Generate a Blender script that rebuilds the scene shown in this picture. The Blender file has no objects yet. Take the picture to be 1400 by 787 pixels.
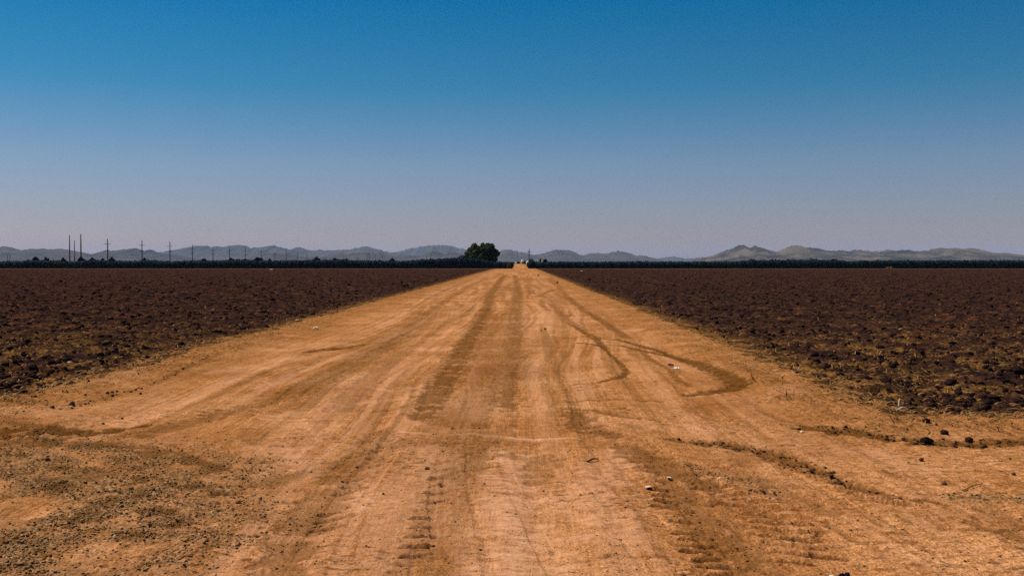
import bpy, math, random
import numpy as np
from mathutils import Vector, Matrix, Euler

random.seed(7)
RNG = np.random.default_rng(7)
R = math.radians
sc = bpy.context.scene
COL = sc.collection

# ------------------------------------------------------------------ camera
F_PX, CAM_H, HOR, VPX = 1361.0, 1.7, 358.0, 710.0      # focal length in photo pixels, eye height, horizon row, road vanishing column
cd = bpy.data.cameras.new('camera')
cam = bpy.data.objects.new('camera', cd)
COL.objects.link(cam)
cd.sensor_width = 36.0
cd.lens = 36.0 * F_PX / 1400.0
cd.clip_start = 0.05
cd.clip_end = 60000
PITCH = math.atan((393.5 - HOR) / F_PX)
YAW = math.atan((VPX - 700.0) / F_PX)
cam.location = (0, 0, CAM_H)
cam.rotation_euler = Euler((math.pi / 2 - PITCH, 0, YAW), 'XYZ')
sc.camera = cam
CAMROT = cam.rotation_euler.to_matrix()

# ------------------------------------------------------------------ world, sun, exposure
SUN_EL, SUN_AZ = 54.0, -66.0          # azimuth from +Y (road direction), negative = left
world = bpy.data.worlds.new('World')
sc.world = world
world.use_nodes = True
wt = world.node_tree
wt.nodes.clear()
sky = wt.nodes.new('ShaderNodeTexSky')
sky.sky_type = 'NISHITA'
sky.sun_disc = False
sky.sun_elevation = R(SUN_EL)
sky.sun_rotation = R(SUN_AZ)
sky.altitude = 300
sky.air_density = 1.0
sky.dust_density = 0.6
sky.ozone_density = 1.6
tc = wt.nodes.new('ShaderNodeTexCoord')
sx = wt.nodes.new('ShaderNodeSeparateXYZ')
wt.links.new(tc.outputs['Generated'], sx.inputs[0])
ramp = wt.nodes.new('ShaderNodeValToRGB')
SKY_TINT = [(0.00, (0.400, 0.325, 0.39)), (0.039, (0.350, 0.320, 0.405)), (0.097, (0.280, 0.335, 0.430)), (0.17, (0.075, 0.310, 0.425)),
            (0.25, (0.002, 0.275, 0.425)), (0.45, (0.002, 0.26, 0.42)), (1.0, (0.05, 0.30, 0.45))]
els = ramp.color_ramp.elements
els[0].position, els[0].color = SKY_TINT[0][0], (*SKY_TINT[0][1], 1)
els[1].position, els[1].color = SKY_TINT[-1][0], (*SKY_TINT[-1][1], 1)
for p_, c_ in SKY_TINT[1:-1]:
    e_ = els.new(p_)
    e_.color = (*c_, 1)
wt.links.new(sx.outputs['Z'], ramp.inputs[0])
mul = wt.nodes.new('ShaderNodeMix')
mul.data_type = 'RGBA'
mul.blend_type = 'MULTIPLY'
mul.inputs[0].default_value = 1.0
wt.links.new(sky.outputs[0], mul.inputs[6])
wt.links.new(ramp.outputs[0], mul.inputs[7])
bg = wt.nodes.new('ShaderNodeBackground')
bg.inputs[1].default_value = 0.10
wt.links.new(mul.outputs[2], bg.inputs[0])
wo = wt.nodes.new('ShaderNodeOutputWorld')
wt.links.new(bg.outputs[0], wo.inputs[0])

sd = bpy.data.lights.new('sun', 'SUN')
sd.energy = 4.0
sd.angle = R(0.5)
sd.color = (1.0, 0.93, 0.82)
sun = bpy.data.objects.new('sun', sd)
COL.objects.link(sun)
to_sun = Vector((math.sin(R(SUN_AZ)) * math.cos(R(SUN_EL)), math.cos(R(SUN_AZ)) * math.cos(R(SUN_EL)), math.sin(R(SUN_EL))))
sun.rotation_euler = to_sun.to_track_quat('Z', 'Y').to_euler()
sun.location = (0, 0, 50)

sc.view_settings.view_transform = 'Standard'
sc.view_settings.look = 'None'
sc.view_settings.gamma = 1.0
sc.view_settings.use_curve_mapping = False
sc.view_settings.exposure = 0.62
sc.cycles.max_bounces = 5
sc.cycles.diffuse_bounces = 2
sc.cycles.volume_bounces = 0
sc.cycles.use_denoising = False
sc.cycles.sample_clamp_direct = 4.0
sc.cycles.sample_clamp_indirect = 1.5


# ------------------------------------------------------------------ helpers
def ray(px, py):
    v = CAMROT @ Vector(((px - 700.0) / F_PX, -(py - 393.5) / F_PX, -1.0))
    return v


def G(px, py, z=0.0):
    """Ground point seen at a photo pixel."""
    v = ray(px, py)
    t = (z - CAM_H) / v.z
    return (v.x * t, v.y * t)


def A(px, py, dist):
    """World point seen at a photo pixel, dist metres down the road."""
    v = ray(px, py)
    t = dist / v.y
    return Vector((v.x * t, dist, CAM_H + v.z * t))


def tag(o, label=None, cat=None, group=None, kind=None):
    if label: o['label'] = label
    if cat: o['category'] = cat
    if group: o['group'] = group
    if kind: o['kind'] = kind
    return o


def empty(name, loc, rz=0.0):
    o = bpy.data.objects.new(name, None)
    COL.objects.link(o)
    o.location = loc
    o.rotation_euler = (0, 0, rz)
    return o


def link(name, me, parent=None):
    o = bpy.data.objects.new(name, me)
    COL.objects.link(o)
    if parent: o.parent = parent
    return o


def np_mesh(name, verts, faces, mat, smooth=False, attrs=None, parent=None):
    """verts (N,3); faces (M,k) with a constant k."""
    verts = np.ascontiguousarray(verts, dtype=np.float32)
    faces = np.ascontiguousarray(faces, dtype=np.int32)
    m, k = faces.shape
    me = bpy.data.meshes.new(name)
    me.vertices.add(len(verts))
    me.vertices.foreach_set('co', verts.ravel())
    me.loops.add(m * k)
    me.loops.foreach_set('vertex_index', faces.ravel())
    me.polygons.add(m)
    me.polygons.foreach_set('loop_start', np.arange(0, m * k, k, dtype=np.int32))
    if smooth:
        me.polygons.foreach_set('use_smooth', np.ones(m, dtype=bool))
    if attrs:
        for an, av in attrs.items():
            at = me.attributes.new(an, 'FLOAT', 'POINT')
            at.data.foreach_set('value', np.ascontiguousarray(av, dtype=np.float32))
    me.update(calc_edges=True)
    if mat: me.materials.append(mat)
    return link(name, me, parent)


class MB:
    """Collects polygons of any size into one mesh object."""
    def __init__(s):
        s.v, s.f = [], []

    def add(s, vs, fs):
        b = len(s.v)
        s.v += [tuple(v) for v in vs]
        s.f += [tuple(i + b for i in f) for f in fs]
        return s

    def cyl(s, p0, p1, r0, r1=None, n=10, caps=True):
        r1 = r0 if r1 is None else r1
        p0, p1 = Vector(p0), Vector(p1)
        d = (p1 - p0).normalized()
        a = d.orthogonal().normalized()
        b = d.cross(a)
        vs = []
        for p, r in ((p0, r0), (p1, r1)):
            for i in range(n):
                t = 2 * math.pi * i / n
                vs.append(p + a * (r * math.cos(t)) + b * (r * math.sin(t)))
        fs = [(i, (i + 1) % n, n + (i + 1) % n, n + i) for i in range(n)]
        if caps:
            fs += [tuple(range(n - 1, -1, -1)), tuple(range(n, 2 * n))]
        return s.add(vs, fs)

    def box(s, c, size, rz=0.0):
        c = Vector(c)
        hx, hy, hz = size[0] / 2, size[1] / 2, size[2] / 2
        m = Matrix.Rotation(rz, 3, 'Z')
        vs = [c + m @ Vector((x * hx, y * hy, z * hz)) for z in (-1, 1) for y in (-1, 1) for x in (-1, 1)]
        fs = [(0, 2, 3, 1), (4, 5, 7, 6), (0, 1, 5, 4), (2, 6, 7, 3), (0, 4, 6, 2), (1, 3, 7, 5)]
        return s.add(vs, fs)

    def build(s, name, mat, parent=None, smooth=False):
        me = bpy.data.meshes.new(name)
        me.from_pydata(s.v, [], s.f)
        if smooth:
            for p in me.polygons: p.use_smooth = True
        me.materials.append(mat)
        me.update()
        return link(name, me, parent)


# gradient noise in numpy
_perm = np.random.default_rng(11).permutation(4096)
_ga = np.random.default_rng(12).random(4096) * 2 * np.pi
_gx, _gy = np.cos(_ga), np.sin(_ga)
_r1 = np.random.default_rng(13).random(4096)
_r2 = np.random.default_rng(14).random(4096)
_r3 = np.random.default_rng(15).random(4096)


def _h(ix, iy, seed=0):
    return _perm[(_perm[(ix + seed * 57) & 4095] + iy + seed * 131) & 4095]


def noise(x, y, seed=0):
    ix = np.floor(x).astype(np.int64)
    iy = np.floor(y).astype(np.int64)
    fx, fy = x - ix, y - iy
    u = fx * fx * fx * (fx * (fx * 6 - 15) + 10)
    v = fy * fy * fy * (fy * (fy * 6 - 15) + 10)
    def g(a, b, dx, dy):
        h = _h(a, b, seed)
        return _gx[h] * dx + _gy[h] * dy
    a = g(ix, iy, fx, fy)
    b = g(ix + 1, iy, fx - 1, fy)
    c = g(ix, iy + 1, fx, fy - 1)
    d = g(ix + 1, iy + 1, fx - 1, fy - 1)
    return 1.5 * ((a * (1 - u) + b * u) * (1 - v) + (c * (1 - u) + d * u) * v)


def fbm(x, y, octv=4, seed=0, gain=0.5):
    s, a, t = 0, 1.0, 0
    for o in range(octv):
        s = s + a * noise(x * 2 ** o, y * 2 ** o, seed + o)
        t += a
        a *= gain
    return s / t


def domes(x, y, seed=0, dens=1.0, sharp=0.5):
    """Rounded lumps of random height and size, one per cell, the tallest kept."""
    ix = np.floor(x).astype(np.int64)
    iy = np.floor(y).astype(np.int64)
    out = np.zeros_like(x)
    for dx in (-1, 0, 1):
        for dy in (-1, 0, 1):
            cx, cy = ix + dx, iy + dy
            h = _h(cx, cy, seed)
            px, py = cx + _r1[h], cy + _r2[h]
            r = 0.35 + 0.45 * _r3[h]
            an = _ga[h]
            ex, ey = x - px, y - py
            qx = ex * np.cos(an) + ey * np.sin(an)
            qy = (-ex * np.sin(an) + ey * np.cos(an)) * (1.0 + 0.9 * _r1[(h + 7) & 4095])
            d2 = (qx * qx + qy * qy) / (r * r)
            k = np.clip(1 - d2, 0, 1) ** sharp * r * (_r2[(h + 99) & 4095] < dens)
            out = np.maximum(out, k)
    return out


def sstep(a, b, x):
    t = np.clip((x - a) / (b - a), 0, 1)
    return t * t * (3 - 2 * t)


# ------------------------------------------------------------------ materials
def new_mat(name, rough=0.95):
    m = bpy.data.materials.new(name)
    m.use_nodes = True
    b = m.node_tree.nodes['Principled BSDF']
    b.inputs['Roughness'].default_value = rough
    b.inputs['Specular IOR Level'].default_value = 0.0
    return m, m.node_tree, b


def n_noise(t, scale, detail=4, rough=0.55, vec=None, dist=0.0):
    n = t.nodes.new('ShaderNodeTexNoise')
    n.inputs['Scale'].default_value = scale
    n.inputs['Detail'].default_value = detail
    n.inputs['Roughness'].default_value = rough
    n.inputs['Distortion'].default_value = dist
    if vec is not None: t.links.new(vec, n.inputs['Vector'])
    return n.outputs[0]


def n_ramp(t, src, stops):
    r = t.nodes.new('ShaderNodeValToRGB')
    e = r.color_ramp.elements
    e[0].position, e[0].color = stops[0][0], (*stops[0][1], 1)
    e[1].position, e[1].color = stops[-1][0], (*stops[-1][1], 1)
    for p, c in stops[1:-1]:
        k = e.new(p)
        k.color = (*c, 1)
    t.links.new(src, r.inputs[0])
    return r.outputs[0]


def n_mix(t, fac, a, b, mode='MIX'):
    m = t.nodes.new('ShaderNodeMix')
    m.data_type = 'RGBA'
    m.blend_type = mode
    for s, i in ((fac, 0), (a, 6), (b, 7)):
        if hasattr(s, 'links') or hasattr(s, 'is_linked'): t.links.new(s, m.inputs[i])
        elif i == 0: m.inputs[0].default_value = s
        else: m.inputs[i].default_value = (*s, 1)
    return m.outputs[2]


def n_math(t, op, a, b=0.0, clamp=False):
    m = t.nodes.new('ShaderNodeMath')
    m.operation = op
    m.use_clamp = clamp
    for s, i in ((a, 0), (b, 1)):
        if hasattr(s, 'is_linked'): t.links.new(s, m.inputs[i])
        else: m.inputs[i].default_value = s
    return m.outputs[0]


def n_attr(t, name):
    a = t.nodes.new('ShaderNodeAttribute')
    a.attribute_name = name
    return a.outputs['Fac']


def n_pos(t, sx=1, sy=1, sz=1):
    g = t.nodes.new('ShaderNodeTexCoord')
    m = t.nodes.new('ShaderNodeMapping')
    m.inputs['Scale'].default_value = (sx, sy, sz)
    t.links.new(g.outputs['Object'], m.inputs[0])
    return m.outputs[0]


def n_bump(t, b, h, strength=0.5, dist=0.01):
    k = t.nodes.new('ShaderNodeBump')
    k.inputs['Strength'].default_value = strength
    k.inputs['Distance'].default_value = dist
    t.links.new(h, k.inputs['Height'])
    t.links.new(k.outputs[0], b.inputs['Normal'])


def simple_mat(name, c, rough=0.8, var=0.25, scale=6.0, spec=0.15):
    m, t, b = new_mat(name, rough)
    b.inputs['Specular IOR Level'].default_value = spec
    f = n_noise(t, scale, 4, 0.6, n_pos(t))
    lo = tuple(x * (1 - var) for x in c)
    hi = tuple(min(1, x * (1 + var)) for x in c)
    t.links.new(n_ramp(t, f, [(0.3, lo), (0.7, hi)]), b.inputs['Base Color'])
    return m


# dirt road
SAND_LO, SAND, SAND_HI = (0.260, 0.095, 0.025), (0.360, 0.147, 0.049), (0.470, 0.217, 0.090)
DAMP = (0.088, 0.034, 0.006)
M_ROAD, t, b = new_mat('dirt_road_soil')
pos = n_pos(t)
c = n_ramp(t, n_noise(t, 0.55, 6, 0.6, pos), [(0.30, SAND_LO), (0.5, SAND), (0.72, SAND_HI)])
grain = n_noise(t, 70, 4, 0.8, n_pos(t, 1.0, 0.55, 1))
c = n_mix(t, 0.9, c, n_ramp(t, grain, [(0.36, (0.40, 0.34, 0.27)), (0.47, (0.88, 0.86, 0.83)), (0.54, (1.10, 1.12, 1.14)), (0.64, (1.7, 1.85, 2.1))]), 'MULTIPLY')
long_ = n_noise(t, 42, 5, 0.8, n_pos(t, 1.0, 0.05, 1))
c = n_mix(t, 0.7, c, n_ramp(t, long_, [(0.38, (0.62, 0.56, 0.48)), (0.5, (1, 1, 1)), (0.62, (1.30, 1.35, 1.42))]), 'MULTIPLY')
grain2 = n_noise(t, 11, 6, 0.72, n_pos(t, 0.5, 1.0, 1))
c = n_mix(t, 0.8, c, n_ramp(t, grain2, [(0.32, (0.50, 0.42, 0.32)), (0.47, (0.95, 0.94, 0.92)), (0.58, (1.10, 1.12, 1.15)), (0.70, (1.28, 1.34, 1.42))]), 'MULTIPLY')
fl = n_ramp(t, n_noise(t, 30, 4, 0.7, n_pos(t, 0.8, 1.5, 1)), [(0.345, (1, 1, 1)), (0.38, (0, 0, 0))])
c = n_mix(t, n_math(t, 'MULTIPLY', fl, 0.75), c, (0.13, 0.055, 0.014))
c = n_mix(t, n_attr(t, 'pale'), c, (0.58, 0.290, 0.155))
g_col = n_ramp(t, n_noise(t, 28, 5, 0.75, pos), [(0.36, (0.045, 0.021, 0.009)), (0.48, (0.170, 0.082, 0.034)), (0.56, (0.26, 0.140, 0.054)), (0.68, (0.46, 0.30, 0.15))])
c = n_mix(t, n_math(t, 'MULTIPLY', n_attr(t, 'gravel'), n_ramp(t, n_noise(t, 5, 4, .7, pos), [(.38, (.25, .25, .25)), (.55, (1, 1, 1))])), c, g_col)
c = n_mix(t, n_attr(t, 'straw'), c, n_ramp(t, n_noise(t, 20, 4, 0.7, n_pos(t, 1, 0.35, 1)), [(0.38, (0.085, 0.032, 0.010)), (0.5, (0.215, 0.085, 0.023)), (0.62, (0.36, 0.155, 0.050))]))
c = n_mix(t, n_attr(t, 'wet'), c, DAMP)
t.links.new(c, b.inputs['Base Color'])
n_bump(t, b, n_math(t, 'ADD', grain, n_math(t, 'MULTIPLY', grain2, 1.2)), 0.8, 0.010)

# ploughed soil
M_FIELD, t, b = new_mat('ploughed_soil')
pos = n_pos(t)
c = n_ramp(t, n_noise(t, 2.2, 6, 0.7, pos), [(0.34, (0.005, 0.004, 0.006)), (0.5, (0.0165, 0.0082, 0.0090)), (0.64, (0.046, 0.020, 0.014))])
c = n_mix(t, 0.7, c, n_ramp(t, n_noise(t, 40, 4, 0.7, pos), [(0.3, (0.5, 0.5, 0.55)), (0.5, (1, 1, 1)), (0.72, (1.6, 1.5, 1.35))]), 'MULTIPLY')
st = n_ramp(t, n_noise(t, 22, 4, 0.75, n_pos(t, 0.7, 1.0, 1)), [(0.36, (0.030, 0.014, 0.008)), (0.5, (0.105, 0.048, 0.012)), (0.64, (0.26, 0.125, 0.032))])
pt = n_ramp(t, n_noise(t, .55, 5, .7, pos), [(.36, (.55, .60, .80)), (.5, (1, 1, 1)), (.64, (2.0, 1.55, 1.15))])
c = n_mix(t, 1.0, c, pt, 'MULTIPLY')
c = n_mix(t, n_attr(t, 'straw'), c, st)
c = n_mix(t, n_attr(t, 'rim'), c, n_ramp(t, n_noise(t, 16, 5, .75, pos), [(.38, (.05, .02, .008)), (.5, (.20, .085, .024)), (.62, (.34, .15, .05))]))
t.links.new(c, b.inputs['Base Color'])
n_bump(t, b, n_noise(t, 30, 5, 0.7, pos), 0.8, 0.03)

M_GROUND = simple_mat('desert_ground', (0.24, 0.13, 0.065), 0.95, 0.2, 0.05)
M_CLOD, t, b = new_mat('clod_soil')
c = n_ramp(t, n_noise(t, 2.6, 6, 0.75, n_pos(t)), [(0.36, (0.005, 0.004, 0.006)), (0.5, (0.017, 0.0085, 0.0085)), (0.60, (0.046, 0.021, 0.012)), (0.72, (0.095, 0.047, 0.016))])
t.links.new(c, b.inputs['Base Color'])
M_TANCLOD = simple_mat('tan_clod_soil', (0.30, 0.135, 0.045), 0.95, 0.35, 8)
M_BROWNCLOD = simple_mat('brown_clod_soil', (0.050, 0.026, 0.015), 0.95, 0.4, 12)
M_STONE, t, b = new_mat('gravel_stone')
c = n_ramp(t, n_noise(t, 7, 3, 0.7, n_pos(t)), [(0.30, (0.085, 0.042, 0.016)), (0.5, (0.24, 0.125, 0.055)), (0.62, (0.34, 0.20, 0.085)), (0.78, (0.55, 0.39, 0.22))])
t.links.new(c, b.inputs['Base Color'])
M_STRAW = simple_mat('dry_straw', (0.24, 0.118, 0.034), 0.85, 0.45, 2.0)
M_STRAWPALE = simple_mat('bleached_straw', (0.62, 0.47, 0.30), 0.85, 0.2, 5)
M_LEAF = simple_mat('hedge_leaves', (0.003, 0.014, 0.018), 0.95, 0.12, 0.6, 0.05)
M_TREE, t, b = new_mat('tree_leaves', 0.85)
c = n_ramp(t, n_noise(t, .55, 4, .6, n_pos(t)), [(.36, (0.018, 0.045, 0.022)), (.5, (0.050, 0.085, 0.026)), (.66, (0.15, 0.135, 0.042))])
t.links.new(c, b.inputs['Base Color'])
tr = t.nodes.new('ShaderNodeBsdfTranslucent')
t.links.new(c, tr.inputs['Color'])
ms = t.nodes.new('ShaderNodeMixShader')
ms.inputs[0].default_value = .35
t.links.new(b.outputs[0], ms.inputs[1])
t.links.new(tr.outputs[0], ms.inputs[2])
t.links.new(ms.outputs[0], [q for q in t.nodes if q.bl_idname == 'ShaderNodeOutputMaterial'][0].inputs['Surface'])
M_WEED = simple_mat('weed_leaves', (0.13, 0.12, 0.035), 0.9, 0.3, 9)
M_BARK = simple_mat('bark', (0.045, 0.032, 0.024), 0.95, 0.3, 4)
M_WOOD = simple_mat('pole_wood', (0.055, 0.043, 0.034), 0.9, 0.3, 3)
M_STEEL = simple_mat('weathered_steel_pole', (0.085, 0.080, 0.040), 0.8, 0.25, 2)
M_CERAM = simple_mat('insulator_ceramic', (0.10, 0.09, 0.085), 0.4, 0.1, 3, 0.4)
M_WHITE = simple_mat('white_paint', (0.78, 0.76, 0.66), 0.7, 0.08, 3)
M_PAPER = simple_mat('white_paper', (0.60, 0.52, 0.42), 0.8, 0.06, 30)
M_CONC = simple_mat('concrete_pipe', (0.34, 0.23, 0.13), 0.9, 0.2, 4)
M_DARK = simple_mat('dark_opening', (0.03, 0.025, 0.02), 0.8, 0.2, 3)
M_RUBBER = simple_mat('black_rubber', (0.006, 0.006, 0.009), 0.9, 0.2, 20, 0.02)
M_PLUM = simple_mat('dark_purple_plastic', (0.055, 0.022, 0.028), 0.7, 0.2, 20, 0.1)
M_ROOF = simple_mat('rusty_roof_sheet', (0.10, 0.05, 0.03), 0.8, 0.2, 5)

# ------------------------------------------------------------------ ground
# flat land out past the horizon, lower than the modelled road and fields
gv, gf = [], []
rs = [0, 2, 60, 300, 1500, 6000, 19000]
NA = 72
gv.append((0, 0, -0.34))
for r_ in rs[1:]:
    for k in range(NA):
        a_ = 2 * math.pi * k / NA
        gv.append((r_ * math.cos(a_), r_ * math.sin(a_), -0.34))
mb = MB()
fs = [(0, 1 + k, 1 + (k + 1) % NA) for k in range(NA)]
for j in range(len(rs) - 2):
    o0, o1 = 1 + j * NA, 1 + (j + 1) * NA
    fs += [(o0 + k, o1 + k, o1 + (k + 1) % NA, o0 + (k + 1) % NA) for k in range(NA)]
mb.add(gv, fs)
tag(mb.build('ground', M_GROUND), kind='structure')

# fine grid: rows down the road, columns fanned out from the viewpoint
ys = [4.3]
while ys[-1] < 335:
    y_ = ys[-1]
    ys.append(y_ + max(0.006, min(y_ * y_ / 3085 * 0.95, 0.045 + 0.0022 * y_)))
ys = np.array(ys)
ss = np.concatenate([np.linspace(-1.3, -0.57, 40)[:-1], np.linspace(-0.57, 0.57, 1180), np.linspace(0.57, 1.3, 40)[1:]])
Y, S = np.meshgrid(ys, ss, indexing='ij')
X = S * Y


def stroke(pts, w, soft=0.6, rough=0.5, nscale=3.0, seed=0, gaps=0.0):
    """Mask of a mark on the ground along photo-pixel waypoints; w = half width(s) in metres."""
    P = np.array([G(*p) for p in pts])
    W = np.array(w if hasattr(w, '__len__') else [w] * len(P), dtype=float)
    pad = W.max() * 3 + 0.3
    r0 = np.searchsorted(ys, P[:, 1].min() - pad)
    r1 = np.searchsorted(ys, P[:, 1].max() + pad)
    x, y = X[r0:r1], Y[r0:r1]
    m = np.full_like(x, -2.0)
    for i in range(len(P) - 1):
        a, b_ = P[i], P[i + 1]
        d = b_ - a
        L2 = max((d ** 2).sum(), 1e-9)
        tt = np.clip(((x - a[0]) * d[0] + (y - a[1]) * d[1]) / L2, 0, 1)
        dist = np.hypot(x - a[0] - tt * d[0], y - a[1] - tt * d[1])
        ww = W[i] * (1 - tt) + W[i + 1] * tt
        m = np.maximum(m, 1 - np.clip(dist / ww, 0, 3))
    m = m + rough * fbm(x * nscale, y * nscale, 4, seed) * (m > -1.5)
    m = sstep(-soft * 0.5, soft, m)
    if gaps:
        m = m * sstep(-0.35, 0.25, fbm(x * nscale * 0.5, y * nscale * 0.5, 2, seed + 20) + (1 - gaps) * 0.5)
    out = np.zeros_like(X)
    out[r0:r1] = m
    return out


# --- road / field border
wob_l = 0.34 * fbm(Y * 0.35, Y * 0 + 3.3, 3, 3) + 0.20 * fbm(Y * 1.6, X * 1.2, 4, 4)
wob_r = 0.30 * fbm(Y * 0.35, Y * 0 + 7.7, 3, 5) + 0.20 * fbm(Y * 1.6, X * 1.2, 4, 6)
near_r = 10.6 + 0.4 * fbm(X * 1.2, Y * 1.2, 4, 7)
near_l = 10.9 + 0.4 * fbm(X * 1.2, Y * 1.2, 4, 8)
# signed distance into a field (positive inside)
in_l = np.minimum(-6.0 - wob_l - X, Y - near_l)
in_r = np.minimum(X - 4.05 - wob_r, Y - near_r)
inside = np.maximum(in_l, in_r)
inside = np.minimum(inside, 253.5 - Y)
fieldm = inside > 0
soft_f = sstep(-0.1, 0.9, inside)

# --- road relief
H = 0.022 * fbm(X / 1.9, Y / 3.5, 4, 21)
H += 0.022 * noise(X * 1.9, Y * 0.06, 22) * sstep(-6.5, -4, X) * sstep(4.6, 3, X)
H += 0.012 * noise(X * 5.0, Y * 0.16, 23)
H += 0.0018 * fbm(X * 14, Y * 20, 3, 24) * sstep(22, 9, Y)
crust = sstep(-0.02, 0.32, fbm(X * 0.7 + 4, Y * 0.6, 4, 29)) * sstep(30, 10, Y)
crust = np.maximum(crust, .75 * sstep(0.5, 2.5, X) * sstep(13, 9, Y))
crust = np.maximum(crust, .30 * sstep(16, 9, Y))
H += crust * (0.015 * np.maximum(0, fbm(X * 9, Y * 14, 4, 210) + .05) + 0.010 * np.maximum(0, fbm(X * 24, Y * 34, 3, 211)))
rib_m = sstep(0.0, 0.35, fbm(X * 0.9, Y * 0.5, 3, 25)) * sstep(14, 8, Y)
H += 0.010 * rib_m * fbm(X * 3.2, Y * 17, 3, 26)
H += 0.006 * sstep(20, 9, Y) * np.maximum(0, fbm(X * 5, Y * 14, 3, 27))
H += 0.16 * sstep(1.3, 0.0, np.abs(inside)) * 0.35          # soft berm at the edge of the ploughing
H += 0.02 * sstep(-1.8, 0, inside) * np.maximum(0, fbm(X * 4, Y * 4, 3, 28)) * 2

wet = np.zeros_like(X)
pale = np.zeros_like(X)
gravel = np.zeros_like(X)
straw = np.zeros_like(X)


def mark(arr, m, k):
    np.maximum(arr, m * k, out=arr)


# curved tyre swings on the right
s1 = stroke([(738, 459), (800, 461), (850, 465), (900, 478), (950, 495), (990, 512), (1012, 524), (1000, 532), (965, 537), (940, 539)],
            [.03, .05, .10, .12, .16, .18, .18, .16, .15, .09], 0.35, 1.0, 8, 31)
mark(wet, s1 * (.8 + .2 * sstep(-.2, .2, fbm(X * 6, Y * 6, 4, 37))), .95); H -= 0.02 * s1
s2 = stroke([(800, 470), (850, 472), (900, 483), (935, 492)], [.04, .07, .08, .06], 0.3, 0.9, 8, 32)
mark(wet, s2, .85)
s3 = stroke([(775, 440), (800, 455), (815, 463), (832, 480), (850, 497), (858, 508), (848, 515), (820, 523), (780, 526)],
            [.04, .11, .11, .05, .05, .06, .08, .06, .04], 0.35, 1.1, 8, 33, .3)
mark(wet, s3, .85); H -= 0.012 * s3
s4 = stroke([(790, 468), (815, 471), (825, 475)], [.07, .09, .05], .3, 1.0, 8, 34)
mark(wet, s4, .85)
s5 = stroke([(770, 400), (800, 425), (835, 446), (862, 463)], [.14, .13, .12, .08], .3, 1.4, 8, 35, .5)
mark(wet, s5, .7)
s6 = stroke([(1010, 505), (1040, 515), (1075, 528)], [.05, .09, .06], .3, 1.4, 8, 36, .4)
mark(wet, s6, .6)
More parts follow.
